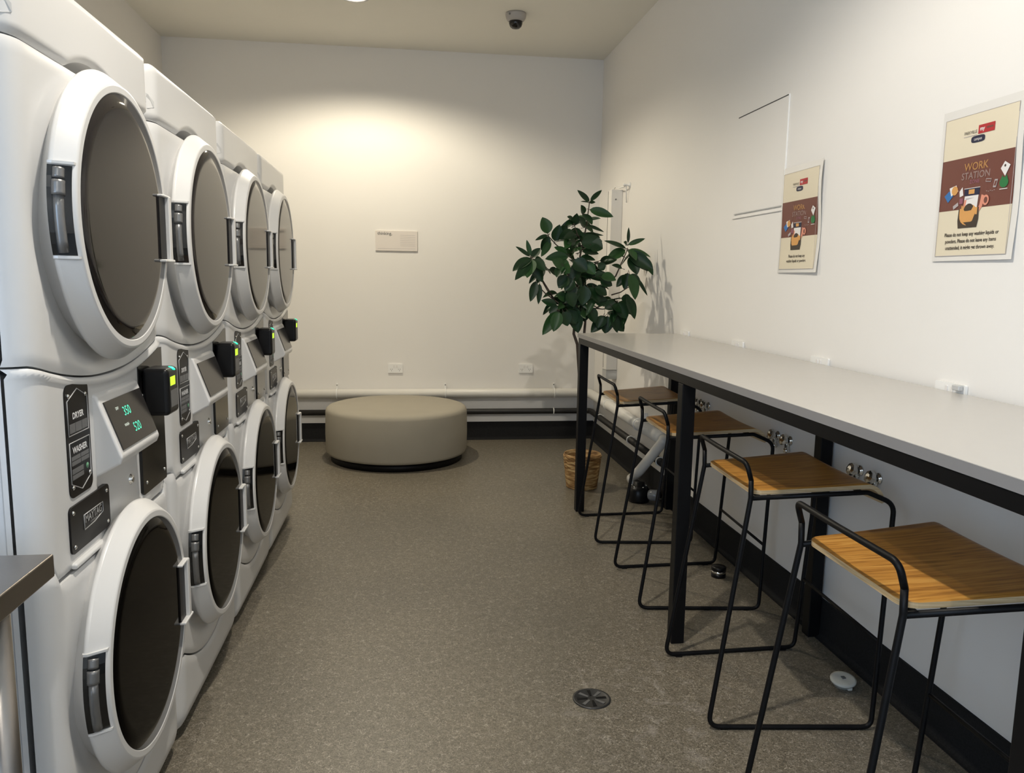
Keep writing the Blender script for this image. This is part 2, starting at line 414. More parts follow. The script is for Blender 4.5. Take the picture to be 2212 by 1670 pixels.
def make_stack(label):
    e = empty('stacked_washer_dryer', (0, 0, 0), label, 'washing machine', 'stacked washer dryer units along the left wall')
    # cabinet with side seams
    b = MB(); b.box(-.80, -.0605, -.3705, .3705, .03, 1.165, 'white'); b.box(-.80, -.0605, -.3705, .3705, 1.171, 1.87, 'white')
    for sx in (-.74, -.14):
        for su in (-.3, .3): b.lathe([(.022, 0), (.022, .012), (.012, .014), (.012, .032)], (sx, su, 0), (0, 0, 1), 'blackp', 14)
    b.build('cabinet', e, .004)
    # top panel with scooped lower edge round the door
    def ztop_lo(u):
        return 1.742 + max(0, math.sqrt(max(0, .312**2-u*u)) - (1.742-DZ))
    shell(ztop_lo, lambda u: 1.885 - (.02*max(0, (abs(u)-.34)/.03)**2 if abs(u) > .34 else 0), 'white2', lambda u, z: 0.0, 14, -.35, .012).build('top_panel', e)
    for s_ in (-1, 1):
        b = MB(); P4 = [(s_*.3722, 1.816), (s_*.358, 1.806), (s_*.342, 1.790), (s_*.342, 1.776), (s_*.358, 1.771), (s_*.3722, 1.770)]
        vs = [(edge_x(u)+.0012, u+s_*.0008, z) for u, z in P4] + [(edge_x(u)-.004, u*.99, z) for u, z in P4]; n = 6
        b.add(vs, [tuple(range(n)), tuple(reversed(range(n, 2*n)))] + [(i, (i+1) % n, n+(i+1) % n, n+i) for i in range(n)], 'grey_plastic'); b.build('vent_notch', e)
    # dryer front
    shell(lambda u: zc(u)+.004, lambda u: 1.738, 'white2', trough(0, DZ, .285, .345, .020), 44, -.06).build('dryer_front', e)
    # control panel with rolled top lip, and lower skirt
    def ctl_lo(u):
        a = .800 if abs(u) > .33 else .772
        return a
    def ctl(u, z):
        lip = max(0, 1-(zc(u)-z)/.016)
        x = .006*math.sin(min(1, lip)*PI) if lip > 0 else 0
        # shallow recessed bay for the key lock
        du = max(0, abs(u-.03)-.13); dz = max(0, abs(z-.86)-.055)
        q = math.hypot(du, dz); x -= .006*max(0, 1-q/.015) if q < .015 else 0
        return x + 0
    shell(ctl_lo, zc, 'white2', ctl, 44, -.06, .007).build('control_fascia', e)
    shell(lambda u: zs(u)+.003, lambda u: ctl_lo(u)-.006, 'white2', lambda u, z: .006+trough(0, WZ, .285, .345, .020)(u, z), 44, -.06).build('washer_front', e)
    shell(lambda u: .035, lambda u: zs(u)-.003, 'white2', lambda u, z: .006 - .012*max(0, 1-(z-.035)/.04), 14, -.06).build('kick_panel', e)
    # doors
    def door(name, zc_, xo, gl):
        b = MB()
        for pr in ([(.262, -.03), (.274, -.012), (.286, .002), (.296, .011)], [(.296, .011), (.3005, .014), (DR, .018), (.2995, .022)], [(.2995, .022), (.2775, .0500)], [(.2775, .0500), (.2755, .0530), (.2715, .0542)], [(.2715, .0542), (.2595, .0545)], [(.2595, .0545), (.2575, .0530)], [(.2575, .0530), (.2570, .040), (.02, .038)]):
            b.lathe(pr, (xo, 0, zc_), (1, 0, 0), 'white2', 112)
        # only the outermost rings of each strip keep faces; drop the end caps the strips do not need
        keep = [k for k, f in enumerate(b.f) if len(f) == 4]; b.f = [b.f[k] for k in keep]; b.m = [b.m[k] for k in keep]; b.sm = [b.sm[k] for k in keep]
        d = b.build(name, e)
        b = MB(); b.lathe([(.2568, .045), (.2565, .0536), (.22, .0540), (.16, .0544), (.08, .0546), (0, .0546)], (xo, 0, zc_), (1, 0, 0), gl, 96); b.build('door_glass', d)
        # hinge set into the left side of the ring
        b = MB(); hz = zc_-.003
        vs = []; fs = []
        for k in range(9):
            z = hz-.080+.160*k/8
            for x, rr in ((.014, .290), (.014, .3025), (.0215, .3005), (.0475, .2805), (.047, .270)): vs.append((xo+x, -math.sqrt(rr*rr-(z-zc_)**2), z))
        for k in range(8):
            for q in range(5): fs.append((k*5+q, k*5+(q+1) % 5, (k+1)*5+(q+1) % 5, (k+1)*5+q))
        fs += [(0, 1, 2, 3, 4), (40, 41, 42, 43, 44)]
        b.add(vs, fs, 'blackg')
        for z0, z1, r in ((-.074, .026, .0095), (.026, .052, .012), (.056, .074, .0105)):
            b.tube([(xo+.029, -math.sqrt(.2925**2-(hz+z0+(z1-z0)*k/5-zc_)**2), hz+z0+(z1-z0)*k/5) for k in range(6)], r, 'hinge', 14)
        b.build('hinge', d)
        for z in (hz-.084, hz+.084):
            b = MB(); y = -math.sqrt(.2925**2-(z-zc_)**2); b.prism([(.013, -.0115), (.022, -.0115), (.052, .0085), (.052, .022), (.008, .008)], (xo, y, z-.003), (1, 0, 0), (0, 1, 0), (0, 0, .006), 'white2')
            b.build('hinge_lip', d, .002)
        # pull handle on the right side
        b = MB()
        b.box(xo+.046, xo+.067, .246, .266, zc_-.080, zc_+.074, 'white2')
        b.box(xo+.046, xo+.066, .200, .262, zc_+.070, zc_+.076, 'white2'); b.box(xo+.046, xo+.069, .200, .276, zc_-.086, zc_-.079, 'white2')
        hd = b.build('handle', d, .0025)
        MB().box(xo+.048, xo+.0575, .200, .246, zc_-.078, zc_+.070, 'blacks').build('finger_recess', d)
    door('dryer_door', DZ, 0, 'dglass'); door('washer_door', WZ, .008, 'wglass')
    # instruction plate
    X = .0035
    EX, EY, EZ = (0, 1, 0), (0, 0, 1), (1, 0, 0)
    pl = MB().prism(rrect(.112, .222, .018, cx=-.197, cy_=1.022), (-.006, 0, 0), EX, EY, (.008, 0, 0), 'blacks').build('instruction_plate', e, .0015)
    b = MB(); X = .0026
    def outline(pts, mt='line', r=.0011):
        b.tube([(X, u, z) for u, z in pts], r, mt, 6, close=True)
    outline([(-.245, 1.102), (-.197, 1.122), (-.150, 1.102), (-.150, 1.034), (-.245, 1.034)])
    outline([(-.245, 1.020), (-.150, 1.020), (-.150, .940), (-.197, .920), (-.245, .940)])
    b.text('DRYER', .017, (X, -.197, 1.070), (0, 1, 0), (0, 0, 1), 'whiteprint', bold=.0006); b.text('WASHER', .017, (X, -.197, 1.003), (0, 1, 0), (0, 0, 1), 'whiteprint', bold=.0006)
    for u0, u1, z0, z1 in ((-.238, -.213, 1.038, 1.056), (-.211, -.182, 1.038, 1.056), (-.180, -.154, 1.038, 1.056), (-.238, -.196, .984, .992), (-.194, -.155, .984, .992), (-.238, -.196, .974, .982), (-.194, -.155, .974, .982), (-.238, -.185, .957, .967), (-.238, -.185, .946, .955)):
        b.box(X-.001, X, u0, u1, z0, z1, 'dimprint')
    b.lathe([(.006, 0), (.006, .0006)], (X-.0006, -.165, .960), (1, 0, 0), 'greenprint', 16)
    b.build('plate_printing', pl)
    for u, z in ((-.238, 1.112), (-.158, 1.106), (-.156, .944), (-.238, .932)): MB().lathe([(.0045, 0), (.0045, .002), (.002, .0035)], (.0015, u, z), (1, 0, 0), 'chrome', 12).build('rivet', pl)
    # brand tile
    tl = MB().prism(rrect(.200, .094, .012, cx=-.165, cy_=.850), (-.006, 0, 0), EX, EY, (.010, 0, 0), 'blacks').build('brand_plate', e, .0015)
    b = MB(); X = .0045
    outline([(-.203, .866), (-.105, .866), (-.105, .846), (-.150, .838), (-.203, .836)])
    b.text('MAYTAG', .0215, (X, -.154, .855), (0, 1, 0), (0, 0, 1), 'line', bold=.0004)
    b.text('COMMERCIAL', .006, (X, -.154, .843), (0, 1, 0), (0, 0, 1), 'line')
    b.build('brand_lettering', tl)
    for u, z in ((-.250, .884), (-.080, .884), (-.250, .816), (-.080, .816)): MB().lathe([(.0045, 0), (.0045, .002), (.002, .0035)], (.003, u, z), (1, 0, 0), 'chrome', 12).build('rivet', tl)
    # wedge shaped display housing
    b = MB(); u0, u1 = -.116, .136
    P = [(-.01, 1.100), (.008, 1.094), (.054, .962), (.048, .948), (-.01, .915)]
    vs = [(x, u0, z) for x, z in P] + [(x, u1, z) for x, z in P]
    n = len(P); b.add(vs, [tuple(range(n)), tuple(reversed(range(n, 2*n)))] + [(i, n+i, n+(i+1) % n, (i+1) % n) for i in range(n)], 'white2')
    dh = b.build('display_housing', e, .006, 3)
    a0 = Vector((.0105, 0, 1.0868)); a1 = Vector((.0520, 0, .9677)); dv = (a0-a1); ez = dv.normalized(); nn = Vector((ez.z, 0, -ez.x))
    b = MB(); o = a1+nn*.0006
    b.prism([(-.102, .008), (.122, .008), (.122, dv.length-.010), (-.102, dv.length-.010)], o, (0, 1, 0), ez, nn*.0025, 'screen')
    sc = b.build('display_screen', e)
    o2 = o+nn*.0030; h = dv.length
    for body, sz, u, q, mt in (('DRY', .009, -.050, .74, 'ledw'), ('350', .029, -.004, .64, 'led'), ('WASH', .009, -.034, .42, 'ledw'), ('520', .029, .018, .31, 'led')):
        MB().text(body, sz, o2+Vector((0, u, 0))+ez*(h*q), (0, 1, 0), ez, mt).build('lit_readout', sc)
    # black payment plate whose top follows the lip
    poly = [(.162, .810), (.168, .803), (.345, .803)] + [(.350, .806)] + [(.350, zc(.350)-.024)] + [(u, zc(u)-.016) for u in (.32, .28, .24, .20, .175, .162)]
    pp = MB().prism(poly, (-.02, 0, 0), EX, EY, (.0225, 0, 0), 'blackg').build('payment_plate', e, .001)
    for u, z in ((.185, 1.05), (.187, .985), (.187, .83), (.33, .83), (.33, 1.10)): MB().lathe([(.0045, 0), (.0045, .002), (.002, .0035)], (.002, u, z), (1, 0, 0), 'chrome', 12).build('rivet', pp)
    rd = MB().box(.002, .066, .180, .268, .998, 1.116, 'blackp').build('card_reader', e, .012, 4)
    MB().box(.0655, .0665, .196, .236, 1.072, 1.094, 'ledlime').build('reader_screen', rd); MB().box(.0655, .0665, .196, .252, 1.018, 1.060, 'dimprint').build('tap_pad', rd)
    MB().lathe([(.009, 0), (.009, .002), (.004, .004)], (.060, .232, 1.1115), (.5, 0, 1), 'ledgreen', 16).build('status_light', rd)
    b = MB(); b.lathe([(.013, 0), (.013, .003), (.009, .006), (.009, .009), (.003, .009)], (-.008, .098, .862), (1, 0, 0), 'chrome', 20)
    b.build('key_lock', e)
    b = MB(); b.box(-.004, .010, -.262, -.062, .774, .786, 'white2'); b.build('lower_ledge', e, .005, 3)
    return e
PX = -.645
st0 = make_stack('nearest white stacked washer and dryer with lit green display digits')
st0.location = (PX, 1.819, 0)
dup(st0, (PX, 2.570, 0), 'second nearest white stacked washer and dryer, touching the nearest stack')
dup(st0, (PX, 3.328, 0), 'third white stacked washer and dryer from the camera, between second and last stacks')
dup(st0, (PX, 4.078, 0), 'farthest white stacked washer and dryer, beside the grey ottoman')
#@@REST
# ------------------------------------------------------------------ stainless bench at the near left
e = empty('steel_bench', (-1.15, .72, 0), 'stainless steel bench beside the nearest dryer stack', 'table')
b = MB(); b.box(-.60, .588, -1.1, .575, .862, .90, 'steel'); b.build('benchtop', e, .003)
for x, y in ((-.54, .50), (.530, .50), (-.54, -1.02), (.530, -1.02)):
    b = MB(); b.lathe([(.017, 0), (.017, .03), (.021, .032), (.021, .862)], (x, y, 0), (0, 0, 1), 'steel', 20); b.build('leg', e)
MB().box(-.56, .54, -1.04, .52, .20, .22, 'steel').build('undershelf', e, .002)

# ------------------------------------------------------------------ round ottoman
e = empty('round_ottoman', (-.07, 5.84, 0), 'large round taupe fabric ottoman in front of the back wall', 'ottoman')
R_ = .522
prof = [(0, .052), (R_-.03, .052), (R_-.008, .058), (R_, .078), (R_+.003, .20), (R_, .362), (R_-.006, .380), (R_-.020, .392), (R_-.045, .399), (R_-.12, .403), (.2, .406), (0, .407)]
MB().lathe(prof, (0, 0, 0), (0, 0, 1), 'fabric', 96).build('cushion', e)
MB().lathe([(R_-.035, 0), (R_-.035, .052)], (0, 0, 0), (0, 0, 1), 'blackm', 72).build('plinth', e)

# ------------------------------------------------------------------ high counter along the right wall
e = empty('high_counter', (1.28, 2, 0), 'long grey high counter on black steel legs along the right wall', 'table')
def at(o): return Vector(o) - Vector((1.28, 2, 0))
CY0, CY1 = -.70, 4.41
b = MB(); b.box(.9805-1.28, 1.572-1.28, CY0-2, CY1-2, 1.018, 1.042, 'laminate'); b.build('worktop', e, .001)
MB().box(.978-1.28, .9803-1.28, CY0-2, CY1-2, 1.0182, 1.0412, 'lamedge').build('edge_band', e)
LY = (4.367, 2.690, 1.045, -.62)
for y in LY:
    MB().box(.980-1.28, 1.030-1.28, y-.025-2, y+.025-2, 0, .983, 'blackm').build('leg', e, .003)
    MB().box(1.525-1.28, 1.572-1.28, y-.025-2, y+.025-2, 0, .983, 'blackm').build('leg', e, .003)
MB().box(.980-1.28, 1.030-1.28, CY0+.03-2, 4.392-2, .984, 1.017, 'blackm').build('front_rail', e, .002)
MB().box(1.525-1.28, 1.572-1.28, CY0+.03-2, 4.392-2, .984, 1.017, 'blackm').build('back_rail', e, .002)
for y in LY: MB().box(1.031-1.28, 1.524-1.28, y-.02-2, y+.02-2, .986, 1.016, 'blackm').build('cross_rail', e, .002)

# ------------------------------------------------------------------ bar stools
def make_stool(label):
    e = empty('bar_stool', (0, 0, 0), label, 'stool', 'bar stools along the high counter')
    # seat: plywood with a waterfall edge on the wall side, rounded corners on the aisle side
    top = []
    def zt(x): return .735 + .022*(max(0, min(x, .35))/.35)**1.2
    for k in range(19): top.append((.005+.345*k/18, zt(.345*k/18)))
    for k in range(1, 9):
        a = math.radians(66*k/8); top.append((.350+.052*math.sin(a), .757-.052*(1-math.cos(a))))
    L_ = top[-1]; top.append((L_[0]+.010, L_[1]-.022))
    hw = .196; th = .0125; nu = 17
    def halfw(x): 
        r = .035
        w0 = hw + .028*min(x, .36)/.36
        if x < .005+r: d = r-(x-.005); return w0-r+math.sqrt(max(0, r*r-d*d))
        return w0
    vs = []; 
    xs = [.005+.035*(1-math.cos(math.radians(90*k/8))) for k in range(9)]
    prof = [(x, zt(x-.005)) for x in xs] + [p for p in top if p[0] > .042]
    n = len(prof)
    for i, (x, z) in enumerate(prof):
        h = halfw(x); j = max(i, 1); q = prof[min(j+1, n-1)]; p = prof[j-1]; tx, tz = q[0]-p[0], q[1]-p[1]; l = math.hypot(tx, tz); nx, nz = -tz/l, tx/l
        for k in range(nu):
            y = -h+2*h*k/(nu-1); dip = .004*(1-(y/hw)**2)*min(1, x/.2)
            vs.append((x, y, z-dip))
        for k in range(nu):
            y = -h+2*h*k/(nu-1); dip = .004*(1-(y/hw)**2)*min(1, x/.2)
            vs.append((x-nx*th, y, z-dip-nz*th))
    b = MB(); ft = []; fe = []
    for i in range(n-1):
        A = i*2*nu; B = (i+1)*2*nu
        for k in range(nu-1):
            ft.append((A+k, A+k+1, B+k+1, B+k)); fe.append((A+nu+k, B+nu+k, B+nu+k+1, A+nu+k+1))
        fe.append((A, B, B+nu, A+nu)); fe.append((A+nu-1, A+2*nu-1, B+2*nu-1, B+nu-1))
    for A in (0, (n-1)*2*nu):
        for k in range(nu-1): fe.append((A+k, A+nu+k, A+nu+k+1, A+k+1))
    b.add(vs, ft, 'wood', True); b.add(vs, fe, 'woodedge')
    import bmesh
    me_ob = b.build('seat', e)
    bm = bmesh.new(); bm.from_mesh(me_ob.data); bmesh.ops.remove_doubles(bm, verts=bm.verts, dist=1e-6); bmesh.ops.recalc_face_normals(bm, faces=bm.faces); bm.to_mesh(me_ob.data); bm.free()
    r = .0075
    for s_ in (-1, 1):
        pts = [(-.004, s_*.206, .770), (-.002, s_*.206, .716), (-.105, s_*.230, r), (.395, s_*.264, r), (.428, s_*.235, .702), (.345, s_*.230, .7365), (.000, s_*.204, .7145)]
        p = fillet(pts, [0, .05, .035, .03, .045, .03, 0], 7)
        MB().tube(p, r, 'blackm', 12).build('side_frame', e)
        for x in (-.055, .345): MB().box(x-.012, x+.012, s_*(.2335+.068*x)-.008, s_*(.2335+.068*x)+.008, 0, .005, 'blackp').build('foot_pad', e)
    pts = [(-.004, -.206, .770), (-.020, -.206, .822), (-.030, 0, .826), (-.020, .206, .822), (-.004, .206, .770)]
    MB().tube(fillet(pts, [0, .045, .6, .045, 0], 8), r, 'blackm', 12).build('backrest_rail', e)
    MB().tube([(.408, -.252, .275), (.408, .252, .275)], .006, 'blackm', 10).build('cross_brace', e)
    for x, z in ((.03, .7155), (.33, .735)): MB().tube([(x, -.204-x*.075, z), (x, .204+x*.075, z)], .006, 'blackm', 10).build('seat_support', e)
    return e
s0 = make_stool('nearest black wire bar stool with oak seat, partly cut by the right edge')
s0.location = (.957, 1.530, 0); s0.rotation_euler = (0, 0, math.radians(-1))
dup(s0, (1.020, 2.338, 0), 'second nearest black wire bar stool with oak seat, just past the nearest one', math.radians(-2.5))
dup(s0, (1.062, 3.205, 0), 'third black wire bar stool, its oak seat partly behind the middle counter leg', math.radians(-2.5))
dup(s0, (1.072, 4.020, 0), 'farthest black wire bar stool, beside the counter end and the wicker basket', math.radians(-2))

# ------------------------------------------------------------------ potted tree
PX0, PY0 = 1.138, 4.89
def wpt(px, py, yd):
    """helper used only to turn measured branch tips into metres"""
    d = rt*0 + r2*((px-1106)/F) + d2*((py-835)/F) + fw
    t = yd/d.y; return Vector((d.x*t, yd, CAMH+d.z*t))
pe = empty('potted_tree', (PX0, PY0, 0), 'leafy green indoor tree in a woven basket behind the counter end', 'plant')
off = Vector((PX0, PY0, 0))
b = MB(); b.lathe([(.096, 0), (.100, .004), (.110, .07), (.116, .14), (.120, .205), (.122, .222), (.119, .226), (.114, .222), (.108, .15), (.10, .10)], (0, 0, 0), (0, 0, 1), 'wicker', 48)
for k in range(22):
    z = .006+.0098*k; r = .097+.026*min(1, z/.22)
    b.tube([(r*math.cos(a), r*math.sin(a), z+.0025*math.sin(a*14+k*PI)) for a in [2*PI*q/84 for q in range(84)]], .0042, 'wicker', 5, close=True)
b.build('basket', pe)
MB().lathe([(0, .175), (.06, .178), (.107, .172)], (0, 0, 0), (0, 0, 1), 'soil', 24).build('soil', pe)
rnd = random.Random(7)
Z1 = .2275
def zpt(a, c, yd): return wpt(1080+a*Z1, 380+c*Z1, yd) - off
# trunk and boughs: (zoom coordinates of the tip, depth, leaves, leaf length)
base = Vector((0, 0, .17))
fork = zpt(735, 1600, 4.90); fork2 = zpt(800, 1500, 4.93); mid = zpt(720, 1300, 4.9); mid2 = zpt(820, 1250, 4.95)
b = MB()
b.tube([base, base.lerp(fork, .5)+Vector((.012, .01, 0)), fork, zpt(700, 1500, 4.88), mid, zpt(760, 1000, 4.88), zpt(760, 760, 4.9), zpt(820, 480, 4.9), zpt(850, 250, 4.9)], .009, 'bark', 8, radii=[.013, .012, .010, .009, .008, .007, .006, .0045, .003])
b.tube([base+Vector((.01, .02, 0)), base.lerp(fork2, .55)+Vector((.015, .02, 0)), fork2, mid2, zpt(950, 1100, 4.95), zpt(1100, 950, 4.95), zpt(1210, 700, 4.95)], .008, 'bark', 8, radii=[.011, .010, .009, .007, .006, .005, .003])
clusters = []
def bough(p0, p1, r0=.0045): b.tube([p0, p0.lerp(p1, .5)+Vector((0, 0, -.01)), p1], r0, 'bark', 6, radii=[r0, r0*.8, r0*.6])
BR = [ # tip a, c, depth, from
 (290, 770, 4.78, zpt(520, 1180, 4.88)), (450, 560, 4.86, zpt(620, 720, 4.9)), (400, 1000, 4.95, zpt(520, 1180, 4.88)), (600, 860, 4.72, zpt(740, 1050, 4.88)),
 (330, 1010, 4.82, zpt(520, 1180, 4.88)), (540, 1270, 4.80, mid), (1000, 960, 4.80, mid2), (1230, 1050, 4.78, zpt(1060, 1130, 4.95)), (1000, 1400, 4.95, mid2), (1130, 1250, 4.88, mid2),
 (700, 450, 4.80, zpt(770, 620, 4.9)), (860, 650, 4.72, zpt(765, 700, 4.9)), (640, 1380, 4.92, mid)]
bough(mid, zpt(520, 1180, 4.88), .006)
for a, c, yd, p0 in BR: bough(p0, zpt(a, c, yd))
b.build('stem', pe)
lv = MB()
def leaf(p, d, L_, W_, mt='leaf', droop=.25, up=Vector((0, 0, 1)), roll=0.0):
    d = d.normalized(); side = d.cross(up)
    if side.length < .15: side = d.cross(Vector((1, .3, 0)))
    side.normalize(); nrm = side.cross(d).normalized()
    side = (side*math.cos(roll)+nrm*math.sin(roll)).normalized(); nrm = side.cross(d).normalized()
    vs = []; fs = []; n = 9
    for i in range(n+1):
        t = i/n
        wd = W_*.5*(math.sin(PI*min(1, t**.85))**.75)*(1-.12*t) if 0 < t < 1 else 0
        c = p + d*(L_*t) + Vector((0, 0, -1))*droop*L_*t*t
        for q, lift in ((-1, .16), (-.55, .10), (0, 0), (.55, .10), (1, .16)):
            vs.append(c + side*wd*q + nrm*(abs(q)*wd*.38))
    for i in range(n):
        for q in range(4): fs.append((i*5+q, i*5+q+1, (i+1)*5+q+1, (i+1)*5+q))
    lv.add(vs, fs, mt, True)
    lv.tube([p-d*.018, p+d*.01], .0016, 'bark', 5)
def L2(a, c, a2, c2, yd, dy=0.0, W_=.055, mt='leaf', droop=.0, roll=None):
    p = zpt(a, c, yd); q = zpt(a2, c2, yd+dy); d = q-p
    up = Vector((rnd.uniform(-.35, .35), -1, rnd.uniform(.2, .75))); leaf(p, d, d.length*1.06, W_, mt, droop, up=up, roll=rnd.uniform(-.35, .35) if roll is None else roll)
# leaves that show their own outline in the photograph
for A in [
 (850, 245, 740, 140, 4.9, -.02, .034), (858, 240, 962, 140, 4.9, .02, .032), (850, 255, 770, 245, 4.9, -.05, .02), (850, 250, 905, 250, 4.88, -.03, .02),
 (850, 320, 1065, 385, 4.86, -.03, .060, 'leaf2', -.25), (830, 420, 950, 405, 4.86, -.05, .035), (820, 470, 980, 530, 4.85, .02, .032), (800, 545, 975, 565, 4.9, .04, .022),
 (800, 360, 770, 280, 4.85, -.07, .04), (790, 360, 870, 460, 4.82, -.08, .055), (800, 480, 750, 390, 4.85, -.05, .05), (760, 400, 620, 470, 4.86, -.05, .045), (740, 400, 560, 520, 4.88, .04, .045),
 (700, 430, 640, 390, 4.83, -.04, .04), (690, 470, 730, 360, 4.84, -.03, .055), (690, 520, 560, 600, 4.83, -.03, .06), (640, 470, 520, 590, 4.86, 0, .055), (720, 560, 610, 590, 4.8, -.06, .05),
 (455, 550, 405, 400, 4.86, .01, .082, 'leaf2', 0), (452, 560, 340, 610, 4.84, -.03, .026), (460, 570, 395, 700, 4.85, .02, .058), (520, 620, 565, 470, 4.86, -.02, .070), (480, 620, 395, 760, 4.86, -.03, .045, 'leaf2'),
 (290, 760, 255, 615, 4.80, 0, .030, 'leaf2'), (285, 765, 155, 675, 4.78, -.02, .028), (300, 780, 380, 690, 4.8, .02, .050), (300, 780, 130, 900, 4.76, -.05, .075), (300, 790, 150, 980, 4.74, -.06, .06),
 (300, 790, 260, 960, 4.74, -.05, .085, 'leaf2'), (320, 790, 420, 900, 4.76, -.05, .07), (330, 800, 400, 800, 4.80, 0, .05), (340, 1000, 290, 1185, 4.82, -.02, .055, 'leaf', -.1), (375, 1020, 365, 1210, 4.82, 0, .038), (300, 800, 400, 1000, 4.78, 0, .07),
 (860, 650, 970, 690, 4.74, -.02, .10), (770, 640, 960, 620, 4.74, 0, .09), (780, 720, 930, 740, 4.76, 0, .06), (650, 600, 620, 690, 4.78, -.05, .05, 'leaf2'), (720, 620, 640, 640, 4.8, -.06, .04), (700, 720, 780, 690, 4.78, -.04, .04, 'leaf2'),
 (650, 770, 440, 790, 4.76, 0, .075), (640, 740, 520, 680, 4.8, 0, .05, 'leaf2'), (600, 860, 500, 810, 4.72, -.03, .07, 'leaf2'), (600, 850, 660, 920, 4.70, -.04, .07, 'leaf2'), (600, 870, 540, 960, 4.70, -.03, .07), (610, 860, 620, 790, 4.74, 0, .05, 'leaf2'),
 (700, 800, 820, 900, 4.76, -.02, .09), (760, 780, 900, 800, 4.76, 0, .06), (800, 820, 900, 930, 4.78, -.02, .07, 'leaf2'), (720, 860, 700, 1000, 4.78, 0, .09), (640, 950, 560, 1060, 4.76, 0, .08), (700, 980, 620, 1090, 4.76, 0, .07),
 (930, 880, 1000, 840, 4.80, 0, .055), (960, 960, 1095, 990, 4.78, -.02, .085, 'leaf2'), (950, 980, 1060, 1040, 4.8, 0, .06), (900, 960, 1010, 930, 4.8, 0, .06), (900, 1060, 1010, 1130, 4.82, 0, .07),
 (1215, 640, 1222, 495, 4.95, .02, .022), (1215, 655, 1370, 598, 4.92, -.02, .032, 'leaf2'), (1200, 690, 998, 620, 4.92, -.04, .042, 'leaf'), (1205, 650, 1175, 630, 4.92, -.02, .03), (1190, 700, 1020, 800, 4.93, -.02, .070, 'leaf2'),
 (1220, 700, 1420, 770, 4.92, -.05, .065, 'leaf2'), (1220, 720, 1440, 880, 4.90, -.06, .085), (1240, 760, 1300, 930, 4.9, -.04, .08), (1220, 780, 1400, 900, 4.9, -.02, .06), (1160, 880, 1065, 850, 4.92, 0, .045), (1220, 700, 1290, 800, 4.88, -.06, .06, 'leaf2'),
 (1215, 920, 1180, 1070, 4.82, 0, .060), (1230, 930, 1280, 1165, 4.80, -.02, .090, 'leaf2'), (1290, 960, 1395, 1130, 4.82, 0, .028), (1200, 940, 1110, 1050, 4.85, 0, .05), (1230, 940, 1330, 1010, 4.82, 0, .05),
 (1200, 1140, 1275, 1350, 4.85, 0, .08), (1150, 1160, 1250, 1200, 4.86, 0, .07), (1120, 1200, 1200, 1350, 4.86, 0, .08), (1100, 1200, 1000, 1260, 4.86, 0, .07), (1060, 1230, 1150, 1300, 4.84, 0, .07),
 (1000, 1330, 870, 1480, 4.93, 0, .075), (1020, 1330, 1000, 1490, 4.92, 0, .085), (1050, 1310, 1170, 1470, 4.92, 0, .085), (1060, 1300, 1110, 1480, 4.9, 0, .07), (980, 1330, 930, 1440, 4.9, 0, .07),
 (540, 1230, 400, 1185, 4.84, 0, .055), (560, 1240, 470, 1300, 4.82, 0, .06), (545, 1290, 410, 1500, 4.80, -.02, .070, 'leaf2'), (560, 1290, 510, 1470, 4.78, -.02, .075, 'leaf2'), (600, 1290, 640, 1420, 4.8, 0, .08), (700, 1250, 740, 1480, 4.86, 0, .090), (640, 1280, 720, 1400, 4.84, 0, .08),
 (640, 1180, 540, 1130, 4.84, 0, .06, 'leaf2'), (640, 1100, 700, 1240, 4.78, 0, .085), (740, 1060, 620, 1200, 4.8, 0, .085), (800, 1040, 780, 1220, 4.8, 0, .09), (840, 1060, 940, 1200, 4.82, 0, .08), (840, 1250, 900, 1390, 4.88, 0, .08), (800, 1260, 800, 1380, 4.9, 0, .07), (900, 1200, 1020, 1180, 4.88, 0, .07)]:
    a, c, a2, c2, yd, dy, W_ = A[:7]; mt = A[7] if len(A) > 7 else 'leaf'; dr = A[8] if len(A) > 8 else 0
    L2(a, c, a2, c2, yd, dy, W_*1.08, mt)
# fuller crown behind and beside them
for (a, c, yd, sx, sz, n) in ((760, 900, 4.95, .12, .10, 46), (760, 1150, 4.95, .14, .08, 46), (1130, 1230, 4.98, .06, .06, 18), (740, 600, 4.96, .06, .07, 22), (620, 1250, 4.94, .07, .05, 16), (380, 870, 4.88, .06, .04, 12), (1240, 780, 5.0, .05, .05, 6), (800, 430, 4.96, .03, .05, 6)):
    c0 = zpt(a, c, yd)
    for k in range(n):
        p = c0 + Vector((rnd.gauss(0, sx*.55), rnd.uniform(-.10, .16), rnd.gauss(0, sz*.55)))
        d = Vector((rnd.uniform(-1, 1), rnd.uniform(-.8, .8), rnd.uniform(-.7, .45)))
        leaf(p, d, rnd.uniform(.085, .125), rnd.uniform(.04, .062), rnd.choice(['leaf', 'leaf', 'leaf2']), rnd.uniform(.1, .4), up=Vector((rnd.uniform(-.6, .6), rnd.uniform(-1, -.2), rnd.uniform(.2, 1))), roll=rnd.uniform(-.3, .3))
lv.build('foliage', pe, fix=False)

